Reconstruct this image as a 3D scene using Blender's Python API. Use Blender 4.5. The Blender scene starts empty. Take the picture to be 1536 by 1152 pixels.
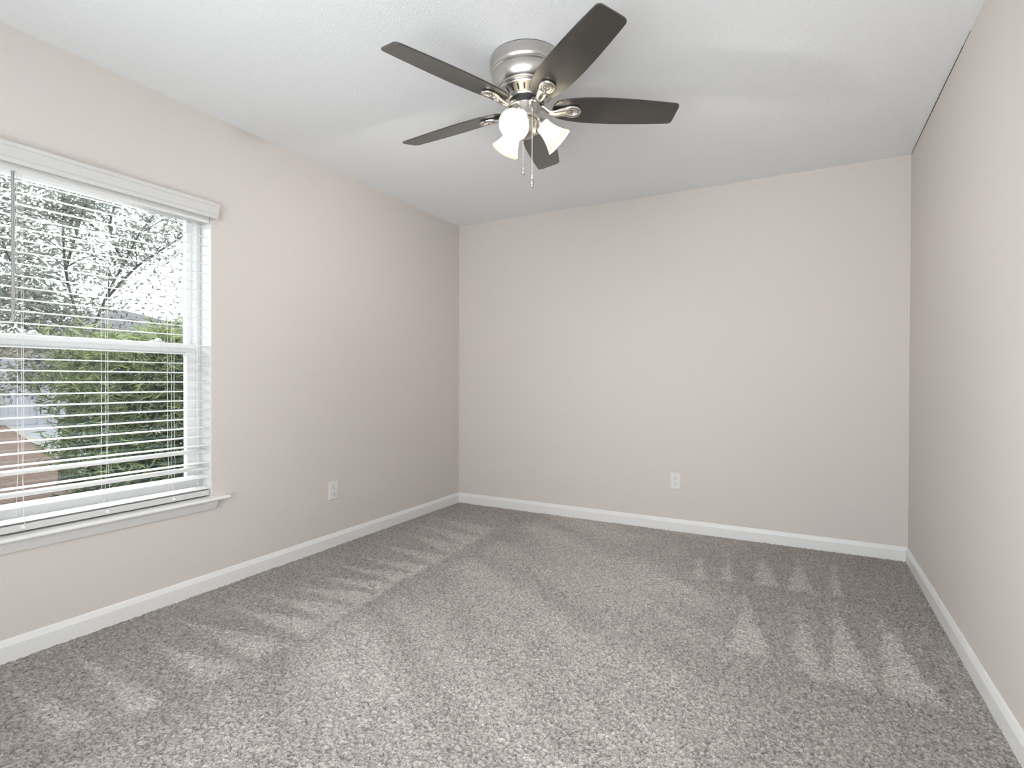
import bpy, bmesh, math, random
import numpy as np
from mathutils import Vector, Matrix
PI = math.pi
C = bpy.context.scene.collection
sc = bpy.context.scene

# ------------------------------------------------------------------ camera
cam = bpy.data.cameras.new('camera'); co = bpy.data.objects.new('camera', cam); C.objects.link(co)
cam.sensor_fit = 'HORIZONTAL'; cam.sensor_width = 36; cam.lens = 18.9437
cam.clip_start = 0.02; cam.clip_end = 200
r = Vector((0.87976, 0.47541, 0.00256)); u = Vector((-0.00608, 0.00588, 0.99996)); fw = Vector((-0.47538, 0.87974, -0.00807))
M4 = Matrix((r, u, -fw)).transposed().to_4x4(); M4.translation = Vector((2.6896, -3.9844, 1.0859))
co.matrix_world = M4
sc.camera = co

# ------------------------------------------------------------------ light and exposure
wd = bpy.data.worlds.new('overcast_sky'); sc.world = wd; wd.use_nodes = True
bg = wd.node_tree.nodes['Background']; bg.inputs[0].default_value = (0.92, 0.965, 1.0, 1); bg.inputs[1].default_value = 1.45
vs = sc.view_settings; vs.view_transform = 'Standard'; vs.look = 'None'; vs.gamma = 1; vs.use_curve_mapping = False; vs.exposure = 0.17

def area(name, loc, rot, sx, sy, power, col):
    l = bpy.data.lights.new(name, 'AREA'); l.shape = 'RECTANGLE'; l.size = sx; l.size_y = sy; l.energy = power; l.color = col
    o = bpy.data.objects.new(name, l); C.objects.link(o); o.location = loc; o.rotation_euler = rot
    return o
# fill lamp outside an added, unseen window behind the camera; open sky above the garden for the window in view
area('window_skylight', (-1.35, -3.19, 2.20), (0, -PI/2 + 0.36, 0), 1.8, 2.8, 95, (0.94, 0.97, 1.0))
area('front_fill_light', (2.05, -4.75, 1.15), (PI/2+0.45, 0, 0), 2.3, 1.7, 80, (0.97, 0.985, 1.0))

# ------------------------------------------------------------------ helpers
def tag(o, label=None, cat=None, group=None, kind=None):
    if label: o['label'] = label
    if cat: o['category'] = cat
    if group: o['group'] = group
    if kind: o['kind'] = kind
    return o

def link(name, bm, mat, parent=None, smooth=False, bevel=0, angle=35, recalc=True):
    if recalc: bmesh.ops.recalc_face_normals(bm, faces=bm.faces[:])
    me = bpy.data.meshes.new(name); bm.to_mesh(me); bm.free()
    if mat is not None:
        for m in (mat if isinstance(mat, (list, tuple)) else [mat]): me.materials.append(m)
    o = bpy.data.objects.new(name, me); C.objects.link(o)
    if parent is not None: o.parent = parent
    if smooth:
        me.polygons.foreach_set('use_smooth', [True]*len(me.polygons))
        if angle < 180:
            try: me.set_sharp_from_angle(angle=math.radians(angle))
            except Exception: pass
    if bevel:
        b = o.modifiers.new('bevel', 'BEVEL'); b.width = bevel; b.segments = 2; b.limit_method = 'ANGLE'; b.angle_limit = math.radians(40)
    return o

def empty(name, loc, parent=None):
    o = bpy.data.objects.new(name, None); C.objects.link(o); o.location = loc; o.empty_display_size = 0.05
    if parent is not None: o.parent = parent
    return o

def box(bm, x0, x1, y0, y1, z0, z1):
    v = [bm.verts.new(p) for p in ((x0,y0,z0),(x1,y0,z0),(x1,y1,z0),(x0,y1,z0),(x0,y0,z1),(x1,y0,z1),(x1,y1,z1),(x0,y1,z1))]
    for f in ((0,3,2,1),(4,5,6,7),(0,1,5,4),(1,2,6,5),(2,3,7,6),(3,0,4,7)): bm.faces.new([v[i] for i in f])

def boxes(*bs):
    bm = bmesh.new()
    for b in bs: box(bm, *b)
    return bm

def lathe(bm, prof, n=48, mtx=None, closed=False):
    # prof: list of (r, z) spun about z
    rings = []
    for (rr, z) in prof:
        if rr < 1e-6: rings.append([bm.verts.new((0,0,z))])
        else: rings.append([bm.verts.new((rr*math.cos(2*PI*i/n), rr*math.sin(2*PI*i/n), z)) for i in range(n)])
    pairs = list(zip(rings, rings[1:])) + ([(rings[-1], rings[0])] if closed else [])
    for a, b in pairs:
        for i in range(n):
            j = (i+1) % n
            if len(a) == 1 and len(b) == 1: continue
            if len(a) == 1: bm.faces.new((a[0], b[i], b[j]))
            elif len(b) == 1: bm.faces.new((a[i], a[j], b[0]))
            else: bm.faces.new((a[i], a[j], b[j], b[i]))
    if mtx is not None:
        bmesh.ops.transform(bm, matrix=mtx, verts=[v for rg in rings for v in rg])

def tube(bm, pts, rad, n=10, closed=False, squash=1.0, caps=True):
    pts = [Vector(p) for p in pts]; N = len(pts)
    rad = rad if isinstance(rad, (list, tuple)) else [rad]*N
    rings = []; up = None
    for i, p in enumerate(pts):
        a = pts[(i-1) % N] if (closed or i > 0) else p; b = pts[(i+1) % N] if (closed or i < N-1) else p
        t = (b-a).normalized()
        if up is None:
            up = Vector((0,0,1)) if abs(t.z) < 0.9 else Vector((1,0,0))
        s = t.cross(up)
        if s.length < 1e-5: s = t.cross(Vector((1,0,0)))
        s.normalize(); w = s.cross(t).normalized()
        if closed or abs(t.z) < 0.9: pass
        else: up = w
        rings.append([bm.verts.new(p + s*(rad[i]*math.cos(2*PI*k/n)) + w*(rad[i]*squash*math.sin(2*PI*k/n))) for k in range(n)])
    for i in range(N if closed else N-1):
        a, b = rings[i], rings[(i+1) % N]
        for k in range(n):
            bm.faces.new((a[k], a[(k+1)%n], b[(k+1)%n], b[k]))
    if not closed and caps:
        bm.faces.new(rings[0][::-1]); bm.faces.new(rings[-1])

def prism(bm, poly, a, b, put):
    # poly: 2D outline; put(u, v, w) -> 3D point; extruded from w=a to w=b
    A = [bm.verts.new(put(p[0], p[1], a)) for p in poly]; B = [bm.verts.new(put(p[0], p[1], b)) for p in poly]
    n = len(poly)
    for i in range(n): bm.faces.new((A[i], A[(i+1)%n], B[(i+1)%n], B[i]))
    bm.faces.new(A[::-1]); bm.faces.new(B)

# ------------------------------------------------------------------ materials
def newmat(name):
    m = bpy.data.materials.new(name); m.use_nodes = True
    return m, m.node_tree.nodes, m.node_tree.links, m.node_tree.nodes['Principled BSDF']

def pmat(name, col, rough=0.5, metal=0.0, bump=None, var=None, spec=None, coat=0.0, aniso=0.0):
    m, N, L, P = newmat(name)
    P.inputs['Base Color'].default_value = (*col, 1); P.inputs['Roughness'].default_value = rough; P.inputs['Metallic'].default_value = metal
    if spec is not None: P.inputs['Specular IOR Level'].default_value = spec
    if coat: P.inputs['Coat Weight'].default_value = coat; P.inputs['Coat Roughness'].default_value = 0.15
    if aniso: P.inputs['Anisotropic'].default_value = aniso
    if bump or var:
        tc = N.new('ShaderNodeTexCoord')
    if var:
        n1 = N.new('ShaderNodeTexNoise'); n1.inputs['Scale'].default_value = var[0]; n1.inputs['Detail'].default_value = 3
        L.new(tc.outputs['Object'], n1.inputs['Vector'])
        mp = N.new('ShaderNodeMapRange'); mp.inputs[3].default_value = 1-var[1]; mp.inputs[4].default_value = 1+var[1]
        L.new(n1.outputs[0], mp.inputs[0])
        mx = N.new('ShaderNodeVectorMath'); mx.operation = 'SCALE'; mx.inputs[0].default_value = col
        L.new(mp.outputs[0], mx.inputs['Scale']); L.new(mx.outputs[0], P.inputs['Base Color'])
    if bump:
        n2 = N.new('ShaderNodeTexNoise'); n2.inputs['Scale'].default_value = bump[0]; n2.inputs['Detail'].default_value = bump[2] if len(bump) > 2 else 2
        L.new(tc.outputs['Object'], n2.inputs['Vector'])
        b = N.new('ShaderNodeBump'); b.inputs['Strength'].default_value = 1; b.inputs['Distance'].default_value = bump[1]
        L.new(n2.outputs[0], b.inputs['Height']); L.new(b.outputs[0], P.inputs['Normal'])
    return m

M = {}
M['wall'] = pmat('wall_paint', (0.615, 0.578, 0.543), 0.75, bump=(170, 0.0006, 3))
M['white'] = pmat('white_trim_paint', (0.74, 0.745, 0.74), 0.4)
M['vinyl'] = pmat('white_vinyl', (0.80, 0.81, 0.82), 0.35)
M['blind'] = pmat('white_blind_slat', (0.78, 0.78, 0.77), 0.4)
M['valance'] = pmat('blind_valance', (0.58, 0.58, 0.57), 0.45)
M['cord'] = pmat('white_cord', (0.78, 0.77, 0.74), 0.7)
M['wand'] = pmat('clear_grey_plastic', (0.33, 0.33, 0.325), 0.25)
M['outlet'] = pmat('outlet_plastic', (0.70, 0.695, 0.68), 0.35)
M['dark'] = pmat('dark_slot', (0.06, 0.055, 0.05), 0.6)
M['nickel'] = pmat('brushed_nickel', (0.56, 0.54, 0.515), 0.30, 1.0, aniso=0.5)
M['polish'] = pmat('polished_nickel', (0.72, 0.69, 0.66), 0.14, 1.0)
M['shadow_metal'] = pmat('dark_motor_metal', (0.05, 0.05, 0.05), 0.5, 0.6)
M['chain'] = pmat('bead_chain_metal', (0.80, 0.78, 0.75), 0.25, 0.8)

def blade_mat():
    m, N, L, P = newmat('espresso_blade')
    tc = N.new('ShaderNodeTexCoord'); mp = N.new('ShaderNodeMapping'); mp.inputs['Scale'].default_value = (3, 60, 60)
    n1 = N.new('ShaderNodeTexNoise'); n1.inputs['Scale'].default_value = 1.0; n1.inputs['Detail'].default_value = 4
    cr = N.new('ShaderNodeValToRGB'); cr.color_ramp.elements[0].color = (0.010, 0.008, 0.006, 1); cr.color_ramp.elements[1].color = (0.019, 0.015, 0.012, 1)
    L.new(tc.outputs['Object'], mp.inputs[0]); L.new(mp.outputs[0], n1.inputs['Vector']); L.new(n1.outputs[0], cr.inputs[0]); L.new(cr.outputs[0], P.inputs['Base Color'])
    P.inputs['Roughness'].default_value = 0.40; P.inputs['Specular IOR Level'].default_value = 0.7; P.inputs['Coat Weight'].default_value = 1.0; P.inputs['Coat IOR'].default_value = 1.6; P.inputs['Coat Roughness'].default_value = 0.36
    b = N.new('ShaderNodeBump'); b.inputs['Distance'].default_value = 0.0002; L.new(n1.outputs[0], b.inputs['Height']); L.new(b.outputs[0], P.inputs['Normal'])
    return m
M['blade'] = blade_mat()

def ceiling_mat():
    m, N, L, P = newmat('knockdown_ceiling')
    P.inputs['Base Color'].default_value = (0.84, 0.865, 0.885, 1); P.inputs['Roughness'].default_value = 0.85
    tc = N.new('ShaderNodeTexCoord')
    n1 = N.new('ShaderNodeTexNoise'); n1.inputs['Scale'].default_value = 150; n1.inputs['Detail'].default_value = 4; n1.inputs['Roughness'].default_value = 0.55; n1.inputs['Distortion'].default_value = 0.6
    cr = N.new('ShaderNodeValToRGB'); cr.color_ramp.elements[0].position = 0.42; cr.color_ramp.elements[1].position = 0.66
    b = N.new('ShaderNodeBump'); b.inputs['Distance'].default_value = 0.0009; b.inputs['Strength'].default_value = 0.8
    L.new(tc.outputs['Object'], n1.inputs['Vector']); L.new(n1.outputs[0], cr.inputs[0]); L.new(cr.outputs[0], b.inputs['Height']); L.new(b.outputs[0], P.inputs['Normal'])
    return m
M['ceiling'] = ceiling_mat()

def carpet_mat():
    m, N, L, P = newmat('plush_carpet')
    at = N.new('ShaderNodeAttribute'); at.attribute_name = 'nap_and_light'
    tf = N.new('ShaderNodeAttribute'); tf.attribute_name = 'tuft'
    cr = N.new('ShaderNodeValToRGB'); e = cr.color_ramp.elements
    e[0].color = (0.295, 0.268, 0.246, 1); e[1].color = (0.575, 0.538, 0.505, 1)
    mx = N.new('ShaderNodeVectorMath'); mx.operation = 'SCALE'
    mr = N.new('ShaderNodeMapRange'); mr.inputs[3].default_value = 0.12; mr.inputs[4].default_value = 1.75  # yarn flecks plus painted shade between tufts: low pile gets darker
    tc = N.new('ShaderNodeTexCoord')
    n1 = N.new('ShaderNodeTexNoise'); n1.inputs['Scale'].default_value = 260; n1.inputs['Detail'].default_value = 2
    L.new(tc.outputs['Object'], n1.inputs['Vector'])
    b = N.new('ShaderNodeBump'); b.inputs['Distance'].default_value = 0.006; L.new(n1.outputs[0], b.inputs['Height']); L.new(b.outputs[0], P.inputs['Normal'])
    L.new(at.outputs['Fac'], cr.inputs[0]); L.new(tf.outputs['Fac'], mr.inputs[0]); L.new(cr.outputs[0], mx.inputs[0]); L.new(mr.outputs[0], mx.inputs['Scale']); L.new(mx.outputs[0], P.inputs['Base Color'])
    P.inputs['Roughness'].default_value = 0.95; P.inputs['Specular IOR Level'].default_value = 0.1
    P.inputs['Sheen Weight'].default_value = 0.15
    return m
M['carpet'] = carpet_mat()

def glass_mat():
    m, N, L, P = newmat('window_glass'); out = N['Material Output']; N.remove(P)
    tr = N.new('ShaderNodeBsdfTransparent'); tr.inputs[0].default_value = (0.97, 0.985, 0.98, 1)
    gl = N.new('ShaderNodeBsdfGlossy'); gl.inputs['Color'].default_value = (0.62, 0.86, 0.84, 1); gl.inputs['Roughness'].default_value = 0.0
    fr = N.new('ShaderNodeFresnel'); fr.inputs['IOR'].default_value = 1.9
    mx = N.new('ShaderNodeMixShader'); ge = N.new('ShaderNodeNewGeometry'); sb = N.new('ShaderNodeMath'); sb.operation = 'SUBTRACT'; sb.inputs[0].default_value = 1.0; L.new(ge.outputs['Backfacing'], sb.inputs[1])
    ml = N.new('ShaderNodeMath'); ml.operation = 'MULTIPLY'; L.new(fr.outputs[0], ml.inputs[0]); L.new(sb.outputs[0], ml.inputs[1])
    L.new(ml.outputs[0], mx.inputs[0]); L.new(tr.outputs[0], mx.inputs[1]); L.new(gl.outputs[0], mx.inputs[2]); L.new(mx.outputs[0], out.inputs[0])
    return m
M['glass'] = glass_mat()

def shade_mat():
    m, N, L, P = newmat('frosted_shade_glass'); out = N['Material Output']; N.remove(P)
    tl = N.new('ShaderNodeBsdfTranslucent'); tl.inputs[0].default_value = (0.60, 0.575, 0.51, 1)
    df = N.new('ShaderNodeBsdfDiffuse'); df.inputs[0].default_value = (0.60, 0.585, 0.54, 1)
    gl = N.new('ShaderNodeBsdfGlossy'); gl.inputs['Roughness'].default_value = 0.25
    m1 = N.new('ShaderNodeMixShader'); m1.inputs[0].default_value = 0.35; L.new(tl.outputs[0], m1.inputs[1]); L.new(df.outputs[0], m1.inputs[2])
    m2 = N.new('ShaderNodeMixShader'); m2.inputs[0].default_value = 0.05; L.new(m1.outputs[0], m2.inputs[1]); L.new(gl.outputs[0], m2.inputs[2]); L.new(m2.outputs[0], out.inputs[0])
    return m
M['shade'] = shade_mat()
BULB = 1250.0
def emit(name, col, s):
    m, N, L, P = newmat(name); out = N['Material Output']; N.remove(P)
    e = N.new('ShaderNodeEmission'); e.inputs[0].default_value = (*col, 1); e.inputs[1].default_value = s; L.new(e.outputs[0], out.inputs[0])
    return m
M['bulb'] = emit('lit_bulb', (1.0, 0.965, 0.92), BULB)

def leaf_mat(name, a, b):
    m, N, L, P = newmat(name)
    at = N.new('ShaderNodeAttribute'); at.attribute_name = 'tone'
    cr = N.new('ShaderNodeValToRGB'); cr.color_ramp.elements[0].color = (*a, 1); cr.color_ramp.elements[1].color = (*b, 1)
    L.new(at.outputs['Fac'], cr.inputs[0]); L.new(cr.outputs[0], P.inputs['Base Color'])
    P.inputs['Roughness'].default_value = 0.45
    return m
M['tree_leaf'] = leaf_mat('tree_leaf', (0.30, 0.30, 0.265), (0.62, 0.60, 0.52))
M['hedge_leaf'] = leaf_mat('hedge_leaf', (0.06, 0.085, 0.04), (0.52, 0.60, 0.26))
M['bark'] = pmat('bark', (0.16, 0.14, 0.125), 0.9, var=(20, 0.3), bump=(40, 0.01))
M['soil'] = pmat('mulch_soil', (0.10, 0.075, 0.06), 0.95, var=(14, 0.7), bump=(30, 0.03, 5))
M['concrete'] = pmat('pale_concrete', (0.46, 0.46, 0.50), 0.9, var=(3, 0.06))
M['curb'] = pmat('concrete_edging', (0.50, 0.44, 0.39), 0.9, var=(8, 0.12))
M['fence'] = pmat('vinyl_fence', (0.55, 0.55, 0.60), 0.5)
M['roof'] = pmat('grey_shingle', (0.30, 0.30, 0.31), 0.9, var=(6, 0.2))
M['stucco'] = pmat('house_stucco', (0.55, 0.52, 0.47), 0.9)
M['grass'] = leaf_mat('grass_blade', (0.10, 0.20, 0.06), (0.35, 0.50, 0.20))

def paver_mat():
    m, N, L, P = newmat('brick_pavers')
    tc = N.new('ShaderNodeTexCoord'); br = N.new('ShaderNodeTexBrick')
    br.inputs['Color1'].default_value = (0.30, 0.165, 0.12, 1); br.inputs['Color2'].default_value = (0.22, 0.12, 0.09, 1); br.inputs['Mortar'].default_value = (0.30, 0.25, 0.21, 1)
    br.inputs['Scale'].default_value = 4.0; br.inputs['Mortar Size'].default_value = 0.02
    L.new(tc.outputs['Object'], br.inputs['Vector']); L.new(br.outputs[0], P.inputs['Base Color']); P.inputs['Roughness'].default_value = 0.9
    return m
M['paver'] = paver_mat()

# ------------------------------------------------------------------ room shell
W, H, YF = 3.251, 2.44, -4.35
T = 0.16
OY0, OY1, OZ0, OZ1 = -4.10, -2.273, 0.478, 1.985      # opening of the window in view
S = 'structure'
tag(link('wall_left', boxes((-T,0,OY1,T,-0.1,H+0.12), (-T,0,YF-T,OY0,-0.1,H+0.12), (-T,0,OY0,OY1,-0.1,OZ0), (-T,0,OY0,OY1,OZ1,H+0.12)), M['wall']), kind=S)
tag(link('wall_back', boxes((0,W,0,T,-0.1,H+0.12)), M['wall']), kind=S)
tag(link('wall_right', boxes((W,W+T,YF-T,T,-0.1,H+0.12)), M['wall']), kind=S)
FX0, FX1, FZ0, FZ1 = 1.05, 3.10, 0.12, 2.12           # opening added behind the camera for the fill light
tag(link('wall_front', boxes((0,FX0,YF-T,YF,-0.1,H+0.12), (FX1,W,YF-T,YF,-0.1,H+0.12), (FX0,FX1,YF-T,YF,-0.1,FZ0), (FX0,FX1,YF-T,YF,FZ1,H+0.12)), M['wall']), kind=S)
tag(link('ceiling', boxes((-T,W+T,YF-T,T,H,H+0.12)), M['ceiling']), kind=S)
# open caulk joint between ceiling and right wall
bm = bmesh.new()
ys = [-1.30 + i*(1.27/12) for i in range(13)]
for a, b in zip(ys, ys[1:]):
    ta = 0.0014 + 0.0016*math.sin(PI*(a+1.30)/1.27)**0.5 if -1.30 < a < -0.03 else 0.001
    box(bm, W-ta, W+0.001, a, b, H-0.003, H+0.001)
tag(link('trim_1', bm, M['dark']), kind=S)

# carpet: a fine pile surface with fibres brushed in wedges by the vacuum cleaner
NAP_L = [[(0.24, -3.16), (0.71, -3.1), (0.73, -3.21)], [(0.19, -2.94), (0.8, -2.95), (0.81, -3.06)], [(0.35, -2.75), (0.81, -2.68), (0.86, -2.83)], [(0.23, -2.57), (0.85, -2.47), (0.84, -2.63)], [(0.33, -2.37), (0.84, -2.25), (0.88, -2.42)], [(0.3, -2.2), (0.83, -2.08), (0.83, -2.25)], [(0.33, -2.05), (0.81, -1.9), (0.83, -2.07)], [(0.37, -1.88), (0.78, -1.76), (0.81, -1.9)], [(0.34, -1.7), (0.79, -1.59), (0.79, -1.75)], [(0.32, -1.53), (0.78, -1.44), (0.79, -1.59)], [(0.25, -1.29), (0.78, -1.25), (0.79, -1.42)], [(0.24, -1.0), (0.76, -1.03), (0.77, -1.23)], [(0.19, -0.79), (0.75, -0.81), (0.76, -1.03)], [(0.12, -0.54), (0.72, -0.57), (0.74, -0.79)]]
NAP_R = [[(2.14, -0.52), (2.15, -0.94), (2.24, -0.9)], [(2.28, -0.35), (2.3, -0.88), (2.36, -0.85)], [(2.48, -0.38), (2.46, -0.85), (2.59, -0.83)], [(2.67, -0.34), (2.62, -0.84), (2.75, -0.84)], [(2.86, -0.28), (2.82, -0.82), (2.87, -0.81)], [(2.44, -1.07), (2.42, -1.66), (2.59, -1.66)], [(2.67, -1.02), (2.67, -1.7), (2.77, -1.74)], [(2.83, -1.0), (2.78, -1.72), (2.93, -1.74)], [(3.01, -1.03), (2.94, -1.74), (3.12, -1.73)], [(3.21, -1.15), (3.15, -1.74), (3.22, -1.84)]]
def smooth(a, b, x):
    t = np.clip((x-a)/(b-a), 0, 1); return t*t*(3-2*t)
def vnoise(X, Y, seed):
    rg = np.random.RandomState(seed); G = rg.rand(256, 256)
    xi = np.floor(X).astype(int); yi = np.floor(Y).astype(int); fx = X-xi; fy = Y-yi
    fx = fx*fx*(3-2*fx); fy = fy*fy*(3-2*fy)
    g = lambda i, j: G[i % 256, j % 256]
    return (g(xi,yi)*(1-fx)+g(xi+1,yi)*fx)*(1-fy) + (g(xi,yi+1)*(1-fx)+g(xi+1,yi+1)*fx)*fy
def build_carpet():
    d = 0.0043
    nx = int(W/d)+1; ny = int(3.5/d)+2
    xs = np.linspace(0, W, nx); yv = np.concatenate([[YF], np.linspace(-3.5, 0, ny-1)])
    X, Y = np.meshgrid(xs, yv)
    rg = np.random.RandomState(7)
    X = X + (rg.rand(ny, nx)-.5)*d*0.7*(X > 0)*(X < W); Y = Y + (rg.rand(ny, nx)-.5)*d*0.7*(Y > YF)*(Y < 0)
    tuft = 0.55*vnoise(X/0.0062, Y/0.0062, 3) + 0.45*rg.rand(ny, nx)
    Z = (tuft-0.5)*0.013 + (vnoise(X/0.06, Y/0.06, 5)-.5)*0.003 - 0.002
    edge = np.minimum(np.minimum(X, W-X), -Y)
    Z = np.where(edge < 0.03, Z-0.002, Z)
    wob = (vnoise(X/0.03, Y/0.03, 11)-.5)*0.03 + (rg.rand(ny, nx)-.5)*0.02
    nap_and_light = np.full(X.shape, 0.24)
    def tri(t, soft):
        (ax, ay), (bx, by), (cx, cy) = t
        if (bx-ax)*(cy-ay)-(by-ay)*(cx-ax) < 0: (bx, by), (cx, cy) = (cx, cy), (bx, by)
        m = np.full(X.shape, 9.0)
        for (px, py), (qx, qy) in (((ax,ay),(bx,by)), ((bx,by),(cx,cy)), ((cx,cy),(ax,ay))):
            L = math.hypot(qx-px, qy-py)
            m = np.minimum(m, ((qx-px)*(Y-py)-(qy-py)*(X-px))/L)
        return smooth(-soft, soft, m + wob)
    # broad brushed streaks over the middle of the room
    st = vnoise((X*0.52-Y*-0.85)/0.16, (X*0.85+Y*-0.52)/1.1, 21); st2 = vnoise((X*0.60+Y*0.80)/0.07, (X*0.80-Y*0.60)/0.8, 22)
    mid = smooth(0.80, 0.95, X + wob) * (1-smooth(2.25, 2.6, X))
    nap_and_light += mid*(0.22 + 0.50*(st-.5) + 0.22*(st2-.5))
    nap_and_light += smooth(1.5, 2.7, -Y)*0.12*smooth(0.9, 1.2, X) + 0.12*smooth(-1.9, -0.9, Y)*(1-smooth(2.0, 2.2, X))  # second term lightens the carpet colour at the back to offset light falloff
    nap_and_light -= 0.10*(1-smooth(0.02, 0.30, X)) 
    nap_and_light -= 0.08*smooth(0.80, 0.86, X + wob)*(1-smooth(0.88, 1.10, X))
    for t in NAP_L: nap_and_light = np.maximum(nap_and_light, 0.24 + 0.56*tri(t, 0.022)*(0.72+0.28*smooth(0.2, 0.8, X)))
    for i, t in enumerate(NAP_R): nap_and_light = np.maximum(nap_and_light, 0.26 + (0.50 if i != 9 else 0.2)*tri(t, 0.018))
    # seam line left by the wheel of the vacuum cleaner
    ln = np.exp(-((Y + 0.86 - (X-2.0)*0.09 + 0.02*np.sin(X*9))/0.010)**2)*smooth(2.15, 2.3, X)
    nap_and_light += 0.14*ln
    nap_and_light += (vnoise(X/0.25, Y/0.25, 31)-.5)*0.14
    # a flattened dark scuff near the back wall
    nap_and_light -= 0.25*np.exp(-(((X-1.17)/0.13)**2 + ((Y+0.36+(X-1.17)*0.3)/0.035)**2))
    me = bpy.data.meshes.new('floor')
    nv = nx*ny; nf = (nx-1)*(ny-1)
    me.vertices.add(nv); me.vertices.foreach_set('co', np.stack([X, Y, Z], -1).astype(np.float32).ravel())
    idx = np.arange(nv).reshape(ny, nx)
    q = np.stack([idx[:-1,:-1], idx[:-1,1:], idx[1:,1:], idx[1:,:-1]], -1).reshape(-1, 4)
    me.loops.add(nf*4); me.loops.foreach_set('vertex_index', q.ravel().astype(np.int32))
    me.polygons.add(nf); me.polygons.foreach_set('loop_start', (np.arange(nf)*4).astype(np.int32))
    me.polygons.foreach_set('use_smooth', np.ones(nf, dtype=bool))
    for nm, A in (('nap_and_light', nap_and_light), ('tuft', np.clip((tuft-.5)*0.8+.5 + (rg.rand(ny, nx)-.5)*0.35, 0, 1))):
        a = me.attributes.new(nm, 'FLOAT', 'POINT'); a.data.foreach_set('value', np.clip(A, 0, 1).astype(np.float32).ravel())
    me.update(calc_edges=True); me.validate()
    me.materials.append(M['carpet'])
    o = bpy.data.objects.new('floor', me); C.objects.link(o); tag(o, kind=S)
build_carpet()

# baseboards with a sloped top edge
BH, BT = 0.083, 0.013
bprof = [(0,-0.03), (BT,-0.03), (BT,0.058), (0.0115,0.062), (0.0055,0.079), (0.003,BH), (0,BH)]
def baseboard(name, put, a, b):
    bm = bmesh.new(); prism(bm, bprof, a, b, put); tag(link(name, bm, M['white']), kind=S)
baseboard('baseboard_left', lambda p, q, w: (p, w, q), YF, 0)
baseboard('baseboard_back', lambda p, q, w: (w, -p, q), 0.0, W)
baseboard('baseboard_right', lambda p, q, w: (W-p, w, q), YF, 0)

# ------------------------------------------------------------------ window in view
win = empty('window_1', (-0.1, (OY0+OY1)/2, OZ0)); tag(win, kind=S)
def wpart(name, bm, mat, parent=win, **k):
    o = link(name, bm, mat, None, **k); o.parent = parent
    o.matrix_parent_inverse = Matrix.Translation(win.location).inverted() if parent is win else Matrix.Identity(4)
    return o
MUL = (OY0+OY1)/2
fx0, fx1 = -0.155, -0.088
wpart('window_frame', boxes((fx0,fx1,OY1-0.028,OY1,OZ0,OZ1), (fx0,fx1,OY0,OY0+0.028,OZ0,OZ1), (fx0,fx1,OY0+0.028,OY1-0.028,OZ1-0.045,OZ1), (fx0,fx1,OY0+0.028,OY1-0.028,OZ0,OZ0+0.035), (fx1,fx1+0.004,OY1-0.010,OY1-0.006,OZ0,OZ1), (fx1,fx1+0.004,OY1-0.020,OY1-0.016,OZ0,OZ1), (fx0,fx1-0.006,OY1-0.0285,OY1-0.028,OZ0,OZ1), (fx0,fx1,MUL-0.035,MUL+0.035,OZ0+0.035,OZ1-0.045)), M['vinyl'], bevel=0.002)
wpart('jamb_lining', boxes((fx1,-0.001,OY1-0.003,OY1+0.0005,OZ0,OZ1), (fx1,-0.001,OY0-0.0005,OY0+0.003,OZ0,OZ1), (fx1,-0.001,OY0,OY1,OZ1-0.003,OZ1+0.0005)), M['white'])
for (ya, yb) in ((MUL+0.035, OY1-0.028), (OY0+0.028, MUL-0.035)):
    # upper sash sits further out, lower sash nearer to the room
    wpart('upper_sash', boxes((-0.150,-0.120,yb-0.030,yb,1.20,OZ1-0.045), (-0.150,-0.120,ya,ya+0.030,1.20,OZ1-0.045), (-0.150,-0.120,ya+0.030,yb-0.030,OZ1-0.08,OZ1-0.045), (-0.150,-0.120,ya+0.030,yb-0.030,1.215,1.262)), M['vinyl'], bevel=0.002)
    wpart('upper_pane', boxes((-0.137,-0.133,ya+0.028,yb-0.028,1.26,OZ1-0.078)), M['glass'])
    wpart('lower_sash', boxes((-0.1195,-0.090,yb-0.046,yb,OZ0+0.035,1.266), (-0.1195,-0.090,ya,ya+0.046,OZ0+0.035,1.266), (-0.1195,-0.090,ya+0.046,yb-0.046,1.221,1.266), (-0.1195,-0.090,ya+0.046,yb-0.046,OZ0+0.035,OZ0+0.085), (-0.0899,-0.086,ya+0.002,yb-0.002,1.240,1.246)), M['vinyl'], bevel=0.002)
    wpart('lower_pane', boxes((-0.108,-0.104,ya+0.044,yb-0.044,OZ0+0.083,1.223)), M['glass'])
    for yl in (ya+0.18, yb-0.18):
        bm = bmesh.new(); box(bm, -0.122, -0.092, yl-0.030, yl+0.030, 1.266, 1.272); lathe(bm, [(0.0,1.282),(0.012,1.282),(0.016,1.272)], 16, Matrix.Translation((-0.107, yl+0.005, 0)))
        box(bm, -0.112, -0.085, yl-0.006, yl+0.006, 1.274, 1.284)
        wpart('sash_lock', bm, M['vinyl'], bevel=0.002)
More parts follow.
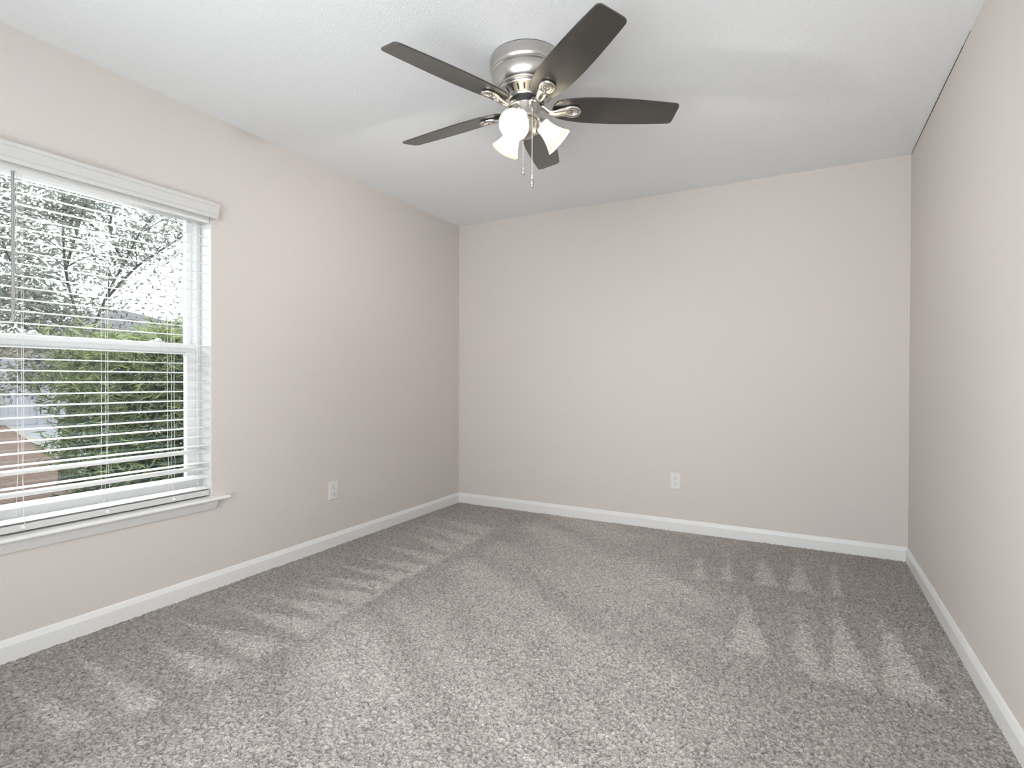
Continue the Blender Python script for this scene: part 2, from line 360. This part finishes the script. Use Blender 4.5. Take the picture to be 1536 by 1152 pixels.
# stool and apron under the window
bm = bmesh.new()
spoly = [(-0.088,0.461),(0.050,0.462),(0.056,0.466),(0.057,0.471),(0.055,0.476),(0.049,0.479),(-0.088,0.478)]
prism(bm, spoly, OY0, OY1, lambda p, q, w: (p, w, q))
sp2 = [(0.0,0.461),(0.050,0.462),(0.056,0.466),(0.057,0.471),(0.055,0.476),(0.049,0.479),(0.0,0.478)]
prism(bm, sp2, OY1, -2.204, lambda p, q, w: (p, w, q)); prism(bm, sp2, -4.17, OY0, lambda p, q, w: (p, w, q))
wpart('window_sill', bm, M['white'])
bm = bmesh.new()
ap = [(0.0,0.461),(0.016,0.461),(0.016,0.440),(0.012,0.426),(0.008,0.414),(0.0,0.414)]
A = [bm.verts.new((p, -2.243-(0.461-q)*0.32, q)) for p, q in ap]; B = [bm.verts.new((p, -4.13, q)) for p, q in ap]
for i in range(6): bm.faces.new((A[i], A[(i+1)%6], B[(i+1)%6], B[i]))
bm.faces.new(A[::-1]); bm.faces.new(B)
wpart('apron', bm, M['white'])

# ------------------------------------------------------------------ window blind
bl = empty('window_blind', (0, MUL, 1.95)); tag(bl, 'white slatted window blind with valance, lowered over the window', 'window blind')
def bpart(name, bm, mat, parent=None, **k):
    o = link(name, bm, mat, None, **k); o.parent = bl if parent is None else parent
    if parent is None: o.matrix_parent_inverse = Matrix.Translation(bl.location).inverted()
    else: o.matrix_parent_inverse = Matrix.Translation(bl.location).inverted()
    return o
VY = -2.262
vprof = [(0.034,1.981),(0.052,1.981),(0.052,1.966),(0.0485,1.963),(0.0485,1.927),(0.044,1.921),(0.044,1.905),(0.034,1.905)]
bm = bmesh.new(); prism(bm, vprof, -4.115, VY, lambda p, q, w: (p, w, q))
for ye in (VY-0.012, -4.115): box(bm, 0.001, 0.034, ye, ye+0.012, 1.906, 1.981)
bpart('valance', bm, M['valance'])
SY0, SY1 = OY0+0.012, OY1-0.008
bpart('head_rail', boxes((-0.058,-0.004,SY0,SY1,1.886,1.935)), M['blind'], bevel=0.002)
def slat(zf, tilt, width=0.050, xf=-0.008):
    # front edge at (xf, zf); tilt = rise of the outer edge per metre of depth
    bm = bmesh.new(); up = []; dn = []
    for i in range(7):
        t = i/6; x = xf - width*t; z = zf + tilt*width*t + 0.0022*(1-(2*t-1)**2)
        up.append((x, z+0.0013)); dn.append((x, z-0.0013))
    prism(bm, up + dn[::-1], SY0, SY1, lambda p, q, w: (p, w, q))
    return bm
zs = [(0.578, 0.26), (0.623, 0.24), (0.654, 0.0), (0.711, 0.24)] + [(0.743+0.0465*k, 0) for k in range(25)]
for z, t in zs:
    if z > 0.74: t = min(0.21, max(0.0, (z-1.0)*0.25))
    o = bpart('slat', slat(z, t), M['blind'], smooth=True, angle=50)
rail = bpart('bottom_rail', boxes((-0.058,-0.004,SY0,SY1,0.486,0.513)), M['valance'], bevel=0.004)
lowest = bpart('slat', slat(0.5215, 0.16), M['blind'], smooth=True, angle=50)
cy = [-2.4585, -2.742, -3.034, -3.325, -3.615, -3.905]
random.seed(3)
for k, y in enumerate(cy):
    for x, rr in ((-0.0055, 0.0009), (-0.0605, 0.0009), (-0.033, 0.0008)):
        yo = 0.004*(x == -0.033)
        pts = []
        for i in range(26):
            z = 1.89 - (1.89-0.512)*i/25
            wob = 0.0 if z > 0.9 else (0.9-z)*0.016*math.sin(z*11+k*2+x*90)
            pts.append((x + (0.004*math.sin(z*31+k) if z < 0.75 and x > -0.01 else 0), y+yo+wob, z))
        bm = bmesh.new(); tube(bm, pts, rr, 6)
        bpart('lift_cord' if x == -0.033 else 'ladder_cord', bm, M['cord'], smooth=True)
    bm = bmesh.new(); lathe(bm, [(0,0.006),(0.006,0.005),(0.008,0),(0.008,-0.003),(0,-0.003)], 14, Matrix.Translation((-0.003, y-0.004, 0.501)) @ Matrix.Rotation(PI/2, 4, 'Y'))
    bpart('cord_button', bm, M['vinyl'], smooth=True)
bm = bmesh.new(); tube(bm, [(0.004,-3.068,1.885),(0.006,-3.068,1.80),(0.006,-3.069,1.32)], 0.0058, 8)
tube(bm, [(0.006,-3.069,1.33),(0.006,-3.069,1.31)], 0.0068, 8)
wnd = bpart('tilt_wand', bm, M['wand'], smooth=True); tag(wnd, 'grey tilt wand')

# ------------------------------------------------------------------ added window behind the camera, lets the fill light in
w2 = empty('added_window_2', ((FX0+FX1)/2, YF-0.1, FZ0)); tag(w2, kind=S)
o = link('window_frame', boxes((FX0,FX0+.05,YF-.12,YF-.07,FZ0,FZ1), (FX1-.05,FX1,YF-.12,YF-.07,FZ0,FZ1), (FX0,FX1,YF-.12,YF-.07,FZ0,FZ0+.05), (FX0,FX1,YF-.12,YF-.07,FZ1-.05,FZ1), (FX0,FX1,YF-.12,YF-.07,1.05,1.10)), M['vinyl'])
o.parent = w2; o.matrix_parent_inverse = Matrix.Translation(w2.location).inverted()

# ------------------------------------------------------------------ wall outlets
def outlet(loc, rotz, label):
    root = empty('wall_outlet', loc); root.rotation_euler = (0, 0, rotz); tag(root, label, 'electrical outlet', 'duplex wall outlets')
    # local frame: plate in the xz plane, facing -y
    bm = bmesh.new(); w, h = 0.0375, 0.059
    v0 = [bm.verts.new((x*w, 0.0, z*h)) for x, z in ((-1,-1),(1,-1),(1,1),(-1,1))]
    v1 = [bm.verts.new((x*w, -0.0035, z*h)) for x, z in ((-1,-1),(1,-1),(1,1),(-1,1))]
    v2 = [bm.verts.new((x*(w-0.004), -0.0065, z*(h-0.004))) for x, z in ((-1,-1),(1,-1),(1,1),(-1,1))]
    for a, b in ((v0, v1), (v1, v2)):
        for i in range(4): bm.faces.new((a[i], a[(i+1)%4], b[(i+1)%4], b[i]))
    bm.faces.new(v2); bm.faces.new(v0[::-1])
    link('cover_plate', bm, M['outlet'], root)
    for s in (1, -1):
        zc = s*0.0195
        prof = []
        for i in range(28):
            a = 2*PI*i/28; x = 0.0172*math.cos(a); z = max(-0.0135, min(0.0135, 0.0172*math.sin(a))); prof.append((x, z+zc))
        bm = bmesh.new(); prism(bm, prof, -0.006, -0.0088, lambda p, q, w: (p, w, q))
        rc = link('receptacle', bm, M['outlet'], root, bevel=0.0006)
        for x, hh in ((-0.0064, 0.0042), (0.0064, 0.0034)):
            link('slot', boxes((x-0.0012,x+0.0012,-0.0092,-0.0080,zc+0.003-hh,zc+0.003+hh)), M['dark'], rc)
        bm = bmesh.new(); lathe(bm, [(0,0.0006),(0.0027,0.0006),(0.0027,-0.0006),(0,-0.0006)], 14, Matrix.Translation((0,-0.0087,zc-0.0075)) @ Matrix.Rotation(PI/2, 4, 'X'))
        link('ground_hole', bm, M['dark'], rc)
    bm = bmesh.new(); lathe(bm, [(0,0.001),(0.002,0.0008),(0.003,-0.0006),(0,-0.0006)], 12, Matrix.Translation((0,-0.0068,0)) @ Matrix.Rotation(PI/2, 4, 'X'))
    link('screw', bm, M['white'], root, smooth=True)
outlet((1.882, 0, 0.3575), 0, 'white duplex outlet on the wide back wall, between the two corners')
outlet((0, -1.4545, 0.362), PI/2, 'white duplex outlet on the left wall, between window and corner')

# ------------------------------------------------------------------ ceiling fan
FXC, FYC = 1.647, -1.934
fan = empty('ceiling_fan', (FXC, FYC, H)); tag(fan, 'brushed nickel ceiling fan with five dark blades and three lit lamps', 'ceiling fan')
def lz(z): return z-H
bm = bmesh.new()
lathe(bm, [(r_, lz(z)) for r_, z in [(0.0,2.4395),(0.143,2.4395),(0.146,2.437),(0.152,2.436),(0.1535,2.432),(0.1535,2.395),(0.152,2.390),(0.1475,2.384),(0.1495,2.380),(0.1495,2.376),(0.1455,2.372),(0.147,2.366),(0.146,2.350),(0.140,2.333),(0.131,2.319),(0.125,2.314),(0.1275,2.311),(0.1265,2.307),(0.1215,2.305),(0.119,2.301),(0.114,2.298),(0.0,2.298)]], 72)
link('motor_housing', bm, M['nickel'], fan, smooth=True, angle=30)
bm = bmesh.new(); lathe(bm, [(0.139, lz(2.4399)), (0.1495, lz(2.4399)), (0.1495, lz(2.4365)), (0.139, lz(2.4365))], 64)
link('mounting_ring', bm, M['shadow_metal'], fan)
# vented cone
vr = bmesh.new()
lathe(vr, [(r_, lz(z)) for r_, z in [(0.118,2.300),(0.116,2.296),(0.112,2.294),(0.086,2.272),(0.088,2.268),(0.085,2.263),(0.079,2.261),(0.070,2.262),(0.0,2.264)]], 72)
vent = link('vent_ring', vr, M['nickel'], fan, smooth=True, angle=30)
sl = math.atan2(2.294-2.272, 0.112-0.086)
for k in range(24):
    a = 2*PI*(k+0.5)/24
    bm = bmesh.new()
    # rounded slot lying on the cone
    out = []
    for i in range(16):
        t = 2*PI*i/16; out.append((0.0095*math.cos(t)+ (0.0045 if math.cos(t) > 0 else -0.0045), 0.0042*math.sin(t)))
    mt = Matrix.Rotation(a, 4, 'Z') @ Matrix.Translation((0.099, 0, lz(2.283))) @ Matrix.Rotation(-sl, 4, 'Y')
    prism(bm, out, -0.0012, 0.0004, lambda p, q, w: mt @ Vector((p, q, -w)))
    link('vent_slot', bm, M['shadow_metal'], vent)
bm = bmesh.new(); lathe(bm, [(0.0,lz(2.263)),(0.074,lz(2.263)),(0.074,lz(2.249)),(0.066,lz(2.245)),(0.0,lz(2.245))], 48)
link('flywheel', bm, M['shadow_metal'], fan, smooth=True)
bm = bmesh.new()
lathe(bm, [(r_, lz(z)) for r_, z in [(0.0,2.249),(0.054,2.249),(0.060,2.247),(0.0615,2.243),(0.0605,2.240),(0.0605,2.196),(0.0615,2.192),(0.058,2.186),(0.050,2.182),(0.0,2.182)]], 56)
link('switch_housing', bm, M['nickel'], fan, smooth=True, angle=30)
bm = bmesh.new()
lathe(bm, [(r_, lz(z)) for r_, z in [(0.0,2.184),(0.046,2.184),(0.047,2.176),(0.043,2.168),(0.041,2.150),(0.041,2.140),(0.036,2.130),(0.030,2.126),(0.032,2.121),(0.024,2.117),(0.010,2.113),(0.0,2.112)]], 40)
link('lamp_fitter', bm, M['nickel'], fan, smooth=True, angle=30)

# blades: one built, then copied around
PHI0 = 4.3578; PITCH = -0.2499; RT = 0.655
half = [(0.112,0.000),(0.113,0.014),(0.117,0.028),(0.124,0.040),(0.135,0.049),(0.155,0.0565),(0.19,0.0645),(0.24,0.0705),(0.30,0.0740),(0.36,0.0745),(0.42,0.0732),(0.48,0.0705),(0.54,0.0670),(0.59,0.0635),(0.625,0.0610)]
tip = [(0.640,0.0595),(0.648,0.0555),(0.653,0.049),(0.655,0.040)]
outl = half + tip + [(s, -w) for s, w in tip[::-1]] + [(s, -w) for s, w in half[::-1] if w > 0]
bmB = bmesh.new(); prism(bmB, outl, -0.003, 0.003, lambda p, q, w: (p, q, w))
meB = None
tilt = Matrix(((1,0,0,0),(0,1,0,0),(0.0247,0.0104,1,0),(0,0,0,1)))
proto = None; iron0 = None; scr = []
def smoothpath(pts, n):
    out = []
    P = [Vector(p) for p in pts]
    for i in range(len(P)-1):
        p0 = P[max(0,i-1)]; p1 = P[i]; p2 = P[i+1]; p3 = P[min(len(P)-1,i+2)]
        for k in range(n):
            t = k/n
            out.append(0.5*((2*p1)+(-p0+p2)*t+(2*p0-5*p1+4*p2-p3)*t*t+(-p0+3*p1-3*p2+p3)*t**3))
    out.append(P[-1]); return out
for k in range(5):
    a = PHI0 - 2*PI*k/5
    # rotor frame: origin at the axis, z = 2.24
    R0 = Matrix.Translation((0,0,lz(2.24))) @ tilt @ Matrix.Rotation(a, 4, 'Z')
    Rp = R0 @ Matrix.Rotation(PITCH, 4, 'X')
    if k == 0:
        b = link('blade', bmB, M['blade'], fan, bevel=0.0015); proto = b
    else:
        b = proto.copy(); C.objects.link(b); b.parent = fan
    b.matrix_basis = Rp
    # iron: arm from the flywheel to a teardrop loop under the blade
    if k == 0:
        bm = bmesh.new()
        arm = smoothpath([(0.052,0,0.012),(0.075,0.001,0.002),(0.100,0.004,-0.016),(0.128,0.003,-0.018),(0.152,0,-0.013),(0.168,0,-0.0105)], 5)
        ra = [0.0170 - 0.0025*min(1, i/8) + 0.011*max(0, (i-10)/15) for i in range(len(arm))]
        tube(bm, arm, ra, 12, squash=0.55)
        loop = []
        for i in range(32):
            t = 2*PI*i/32; x = 0.192 - 0.034*math.cos(t); wdt = 0.0262*math.sin(t)*(0.70+0.36*(1-math.cos(t))/2)
            loop.append((x, wdt, -0.0095))
        tube(bm, loop, 0.0098, 10, closed=True, squash=0.75)
        ir = link('blade_bracket', bm, M['polish'], fan, smooth=True, angle=180); iron0 = ir
        pl = bmesh.new(); prism(pl, [(x, y) for x, y, z in loop], -0.0075, -0.0035, lambda p, q, w: (p, q, w))
        plate = link('bracket_plate', pl, M['nickel'], ir)
        for sx, sy in ((0.188, 0.006), (0.188, -0.006), (0.207, 0.0)):
            sb = bmesh.new(); lathe(sb, [(0,-0.0045),(0.003,-0.004),(0.0042,-0.0018),(0.0042,0),(0,0)], 12, Matrix.Translation((sx, sy, -0.0075)))
            scr.append(link('screw', sb, M['polish'], ir, smooth=True))
        iron_children = [plate] + scr
    else:
        ir = iron0.copy(); C.objects.link(ir); ir.parent = fan
        for ch in iron_children:
            c2 = ch.copy(); C.objects.link(c2); c2.parent = ir
    ir.matrix_basis = R0 @ Matrix.Rotation(PITCH, 4, 'X')

# lamps
NECK, TILT = Vector((0.066, 0, lz(2.176))), math.radians(42)
shade_prof_o = [(0.024,0.000),(0.029,0.003),(0.0315,0.010),(0.0318,0.022),(0.0335,0.036),(0.038,0.053),(0.0445,0.070),(0.052,0.086),(0.0595,0.099),(0.0635,0.104),(0.0635,0.1065)]
shade_prof_i = [(0.0605,0.1065),(0.057,0.100),(0.0495,0.087),(0.0418,0.070),(0.0352,0.053),(0.0308,0.036),(0.029,0.022),(0.0285,0.011),(0.026,0.006),(0.020,0.003)]
for k, deg in enumerate((277, 37, 157)):
    R0 = Matrix.Rotation(math.radians(deg), 4, 'Z')
    root = R0 @ Matrix.Translation(NECK) @ Matrix.Rotation(PI/2 + TILT, 4, 'Y')   # local z = lamp axis, outwards and down
    bm = bmesh.new()
    tube(bm, smoothpath([(0.034,0,lz(2.158)),(0.046,0,lz(2.172)),(0.056,0,lz(2.184)),(0.0635,0,lz(2.180))], 5), [0.0115]*16, 12)
    bmesh.ops.transform(bm, matrix=R0, verts=bm.verts[:])
    lathe(bm, [(0.0,-0.030),(0.014,-0.029),(0.019,-0.022),(0.0225,-0.008),(0.0265,-0.001),(0.0275,0.004),(0.0255,0.006),(0.0,0.006)], 28, root)
    arm = link('lamp_holder', bm, M['nickel'], fan, smooth=True, angle=40)
    bm = bmesh.new(); lathe(bm, shade_prof_o + shade_prof_i, 48, root)
    link('lamp_shade', bm, M['shade'], arm, smooth=True, angle=60)
    bm = bmesh.new(); lathe(bm, [(0,0.093),(0.008,0.0915),(0.0145,0.087),(0.0185,0.079),(0.0190,0.070),(0.0165,0.058),(0.0125,0.045),(0.0115,0.035),(0.0115,0.008),(0,0.008)], 24, root)
    link('light_bulb', bm, M['bulb'], arm, smooth=True, angle=180)
    for q in (60, 180, 300):
        mt = root @ Matrix.Rotation(math.radians(q), 4, 'Z') @ Matrix.Translation((0.0265,0,0.001)) @ Matrix.Rotation(PI/2, 4, 'Y')
        bm = bmesh.new(); lathe(bm, [(0,-0.002),(0.0025,-0.002),(0.0025,0.004),(0.0045,0.005),(0.0045,0.009),(0,0.010)], 10, mt)
        link('thumb_screw', bm, M['polish'], arm, smooth=True)

# pull chains
def chain(deg, rr, ztop, zbot, plen, x_in):
    a = math.radians(deg); d = Vector((math.cos(a), math.sin(a), 0))
    top = d*rr + Vector((0,0,lz(ztop)))
    bm = bmesh.new(); tube(bm, [d*(x_in) + Vector((0,0,lz(ztop)+0.004)), d*(rr-0.003) + Vector((0,0,lz(ztop)+0.004)), top, top + Vector((0,0,-0.008))], 0.003, 8)
    z = lz(ztop)-0.008; zend = lz(zbot)
    n = int((z-zend)/0.0042)
    for i in range(n):
        zc = z - (z-zend)*(i+0.5)/n
        lathe(bm, [(0,0.0019),(0.0014,0.0012),(0.0019,0),(0.0014,-0.0012),(0,-0.0019)], 7, Matrix.Translation((top.x, top.y, zc)))
    tube(bm, [(top.x,top.y,z),(top.x,top.y,zend)], 0.0008, 5)
    ch = link('pull_chain', bm, M['chain'], fan, smooth=True, angle=180)
    bm = bmesh.new(); lathe(bm, [(0,0),(0.003,-0.001),(0.005,-0.006),(0.0065,-0.012),(0.0082,-0.020),(0.0082,-plen+0.006),(0.0072,-plen+0.001),(0.004,-plen),(0,-plen)], 18, Matrix.Translation((top.x, top.y, zend)))
    link('pull_knob', bm, M['polish'], ch, smooth=True, angle=50)
chain(319, 0.066, 2.206, 1.925, 0.042, 0.055)
chain(128, 0.066, 2.206, 2.022, 0.040, 0.055)

# ------------------------------------------------------------------ outdoors
GZ = -0.20
tag(link('ground', boxes((-60,-T-0.02,-40,40,GZ-0.1,GZ)), M['soil']), kind=S)
bm = bmesh.new()
def slab(bm, poly, z0, z1): prism(bm, poly, z0, z1, lambda p, q, w: (p, q, w))
slab(bm, [(-40,8.50),(-6.85,-0.03),(-6.5,0.9),(-6.8,3.0),(-6.8,16.0),(-40,30.0)], GZ-0.05, GZ+0.02)
tag(link('driveway', bm, M['concrete']), kind=S)
bm = bmesh.new()
slab(bm, [(-40,8.38),(-4.3,-0.80),(-3.6,-1.6),(-3.6,-9.0),(-40,-9.0)], GZ-0.05, GZ+0.03)
tag(link('brick_walk', bm, M['paver']), kind=S)
bm = bmesh.new()
slab(bm, [(-40,8.50),(-4.22,-0.70),(-3.48,-1.55),(-3.48,-9.0),(-3.60,-9.0),(-3.60,-1.6),(-4.3,-0.80),(-40,8.38)], GZ-0.05, GZ+0.045)
tag(link('walk_edging', bm, M['curb']), kind=S)
# vinyl fence beyond the driveway
fe = empty('garden_fence', (-16, 8, GZ)); tag(fe, 'pale white board fence seen through the blind beyond the driveway', 'fence')
def child(o, root):
    o.parent = root; o.matrix_parent_inverse = Matrix.Translation(root.location).inverted(); return o
bm = bmesh.new(); y = 0.6
while y < 16:
    box(bm, -16.02, -15.98, y, y+0.148, GZ+0.06, 1.55); y += 0.152
child(link('fence_boards', bm, M['fence']), fe)
child(link('fence_rail', boxes((-16.03,-15.95,0.5,16.1,1.53,1.62)), M['fence']), fe)
child(link('fence_rail', boxes((-16.03,-15.95,0.5,16.1,GZ+0.04,GZ+0.16)), M['fence']), fe)
for y in (0.5, 2.95, 5.4, 7.85, 10.3, 12.75, 15.2):
    child(link('fence_post', boxes((-16.06,-15.93,y-0.065,y+0.065,GZ,1.75)), M['fence']), fe)
# neighbouring house, only its grey roof rises over the hedge
hs = empty('neighbour_house', (-26, 11.5, GZ)); tag(hs, 'neighbouring house with a grey shingled roof rising over the hedge', 'house')
child(link('wall', boxes((-30,-22.5,6.6,15.5,GZ,2.6)), M['stucco']), hs)
bm = bmesh.new()
v = [bm.verts.new(p) for p in ((-22.0,6.0,2.65),(-30.5,6.0,2.65),(-30.5,16.0,2.65),(-22.0,16.0,2.65),(-26.2,9.6,4.35),(-26.2,10.2,4.35))]
for f in ((0,1,4),(1,2,5,4),(2,3,5),(3,0,4,5),(3,2,1,0)): bm.faces.new([v[i] for i in f])
child(link('roof', bm, M['roof']), hs)

# foliage: leaves as small folded blades, all the leaves of one plant in one mesh
def leaves(name, mat, pts, length, width, root, seed, droop=0.0, upright=0.0, toneb=None):
    rg = np.random.RandomState(seed); n = len(pts); P = np.array(pts, float)
    d = rg.normal(size=(n,3)); d[:,2] = d[:,2]*0.6 + upright - droop; d /= np.linalg.norm(d, axis=1)[:,None]
    s = np.cross(d, rg.normal(size=(n,3))); s /= np.linalg.norm(s, axis=1)[:,None]
    nn = np.cross(d, s)
    L = length*(0.65+0.7*rg.rand(n))[:,None]; Wd = width*(0.7+0.6*rg.rand(n))[:,None]
    base = P; mid = P + d*L*0.5; tipv = P + d*L + nn*L*-0.12
    a = mid + s*Wd*0.5 + nn*Wd*0.18; b = mid - s*Wd*0.5 + nn*Wd*0.18
    V = np.stack([base, a, tipv, b, mid], 1).reshape(-1,3)
    i5 = np.arange(n)[:,None]*5
    F = np.concatenate([i5 + np.array([[0,1,4]]), i5 + np.array([[1,2,4]]), i5 + np.array([[2,3,4]]), i5 + np.array([[3,0,4]])], 1).reshape(-1,3)
    me = bpy.data.meshes.new(name)
    me.vertices.add(len(V)); me.vertices.foreach_set('co', V.astype(np.float32).ravel())
    me.loops.add(len(F)*3); me.loops.foreach_set('vertex_index', F.astype(np.int32).ravel())
    me.polygons.add(len(F)); me.polygons.foreach_set('loop_start', (np.arange(len(F))*3).astype(np.int32))
    t = rg.rand(n)**1.3
    if toneb is not None: t = np.clip(t*0.6 + toneb, 0, 1)
    at = me.attributes.new('tone', 'FLOAT', 'POINT'); at.data.foreach_set('value', np.repeat(t, 5).astype(np.float32))
    me.update(calc_edges=True); me.validate(); me.materials.append(mat)
    o = bpy.data.objects.new(name, me); C.objects.link(o)
    return child(o, root)

# --- spreading tree
random.seed(11)
tr = empty('garden_tree', (-5.3, -0.75, GZ)); tag(tr, 'loose leafy tree with thin bare limbs outside the window, left of the hedge', 'tree')
bm = bmesh.new(); tube(bm, smoothpath([(-5.3,-0.75,GZ-0.05),(-5.28,-0.72,0.4),(-5.22,-0.66,1.0),(-5.15,-0.6,1.5)], 5), [0.10-0.045*i/15 for i in range(16)], 10)
child(link('trunk', bm, M['bark'], smooth=True), tr)
limbs = [
 [(-5.15,-0.6,1.5),(-4.9,-0.48,2.15),(-4.7,-0.40,2.50),(-4.5,-0.32,2.87),(-4.4,-0.10,3.30),(-4.3,0.0,3.7)],
 [(-4.95,-0.50,2.05),(-4.7,-0.25,2.50),(-4.5,0.02,2.80),(-4.4,0.25,3.02),(-4.3,0.50,3.2)],
 [(-5.15,-0.6,1.5),(-5.0,-0.85,2.2),(-4.8,-0.98,2.7),(-4.7,-1.02,3.1),(-4.6,-1.15,3.6)],
 [(-4.95,-0.90,2.35),(-4.8,-0.85,2.8),(-4.7,-0.78,3.2),(-4.6,-0.62,3.6)],
 [(-5.15,-0.6,1.45),(-5.2,-1.0,1.9),(-5.0,-1.35,2.3),(-4.8,-1.6,2.8),(-4.8,-1.9,3.4)],
 [(-5.2,-0.7,1.3),(-4.9,-1.1,1.5),(-4.7,-1.5,1.75),(-4.6,-1.9,1.9)],
 [(-5.2,-0.68,1.2),(-4.8,-0.9,1.25),(-4.5,-1.2,1.15),(-4.3,-1.5,1.0)],
 [(-4.7,-0.40,2.5),(-4.7,-0.55,2.9),(-4.6,-0.5,3.3),(-4.5,-0.42,3.7)],
]
clusters = []
for lb in limbs:
    pts = smoothpath(lb, 6); n = len(pts)
    bm = bmesh.new(); tube(bm, pts, [0.017-0.011*i/(n-1) for i in range(n)], 7)
    for i in range(6, n, 2):
        p = pts[i]
        for _ in range(2):
            e = p + Vector((random.uniform(-.3,.3), random.uniform(-.3,.3), random.uniform(-.02,.32)))
            m_ = (p+e)*0.5 + Vector((0,0,0.03)); tube(bm, [p, m_, e], [0.008,0.005,0.003], 5)
            clusters.append(e); clusters.append(m_)
    child(link('limb', bm, M['bark'], smooth=True), tr)
lp = []
for c in clusters:
    dens = 17 if c.y > -0.85 else 34
    if c.z < 2.2: dens = int(dens*1.7)
    for _ in range(dens):
        lp.append((c.x+random.gauss(0,.13), c.y+random.gauss(0,.13), c.z+random.gauss(0,.10)))
for _ in range(1500):      # loose leaves below the right limbs
    y = random.uniform(-0.9, 0.6); z = random.uniform(1.7, 3.6)
    if random.random() < 0.5: lp.append((random.uniform(-4.9,-4.2), y, z))
for _ in range(5200):      # the denser crown on the left
    y = random.uniform(-2.3,-0.75); z = random.uniform(1.75, 3.7)
    if random.random() < 0.40 + 0.55*min(1, max(0, (-0.8-y)/0.9)): lp.append((random.uniform(-5.2,-4.4), y, z))
for _ in range(2600):      # skirt of low branches
    y = random.uniform(-2.3,-0.35); z = random.uniform(0.95,2.05)
    if z > 1.0 + 0.35*math.sin(y*5)*0.5: lp.append((random.uniform(-5.4,-4.3), y, z))
leaves('foliage', M['tree_leaf'], lp, 0.068, 0.025, tr, 5)

# --- hedge of narrow leaves
hd = empty('hedge', (-2.6, -0.9, GZ)); tag(hd, 'dense green hedge of narrow leaves close outside the window', 'hedge')
rg = np.random.RandomState(4); hp = []; ht = []
while len(hp) < 24000:
    y = rg.uniform(-1.92, 0.9); x = rg.uniform(-3.3, -2.05); z = rg.uniform(-0.12, 1.78)
    top = 1.45 + 0.17*max(0, min(1, (y+1.35)/0.4)) + 0.05*math.sin(y*13) + 0.04*math.sin(y*29+x*9)
    left = -1.80 + 0.20*max(0, (0.75-z))*0.9 + 0.06*math.sin(z*11)
    if z > top or y < left: continue
    core = min(top-z, (x+3.3), (-2.05-x), y-left)
    if core > 0.22 and rg.rand() < 0.8: continue
    front = -2.05 - 0.10*(0.5+0.5*math.sin(y*9+z*4)) - 0.05*math.sin(z*14-y*6)
    if x > front: continue
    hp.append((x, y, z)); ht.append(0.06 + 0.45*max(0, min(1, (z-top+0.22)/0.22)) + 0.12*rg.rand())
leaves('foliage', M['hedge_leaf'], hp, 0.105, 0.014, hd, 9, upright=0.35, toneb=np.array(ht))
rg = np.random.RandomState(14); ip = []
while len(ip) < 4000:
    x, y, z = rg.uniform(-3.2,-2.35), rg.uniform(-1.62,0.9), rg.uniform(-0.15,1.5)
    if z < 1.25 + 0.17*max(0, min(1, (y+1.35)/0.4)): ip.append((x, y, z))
leaves('inner_foliage', M['hedge_leaf'], ip, 0.16, 0.05, hd, 15, toneb=np.full(4000, -0.55))  # deep shade inside the hedge put into the colour of these dark leaves
for (x, y) in ((-2.75,-1.35),(-2.65,-0.7),(-2.7,-0.05),(-2.7,0.55)):
    bm = bmesh.new()
    for k in range(5):
        a = k*1.3; tube(bm, [(x,y,GZ-0.03),(x+.08*math.cos(a),y+.08*math.sin(a),0.4),(x+.25*math.cos(a),y+.25*math.sin(a),1.25)], [0.022,0.016,0.006], 6)
    child(link('stem', bm, M['bark'], smooth=True), hd)
# --- grass blades at the foot of the hedge
gr = empty('grass', (-1.9, -1.2, GZ)); 
rg = np.random.RandomState(6)
gp = [(rg.uniform(-1.65,-1.0), rg.uniform(-2.3,0.2), GZ) for _ in range(1400)]
g = leaves('grass', M['grass'], gp, 0.30, 0.010, gr, 12, upright=1.6); gw = g.matrix_world.copy(); g.parent = None; g.matrix_parent_inverse = Matrix.Identity(4)
bpy.data.objects.remove(gr)
tag(g, 'long thin grass blades growing at the foot of the hedge', 'grass', kind='stuff')
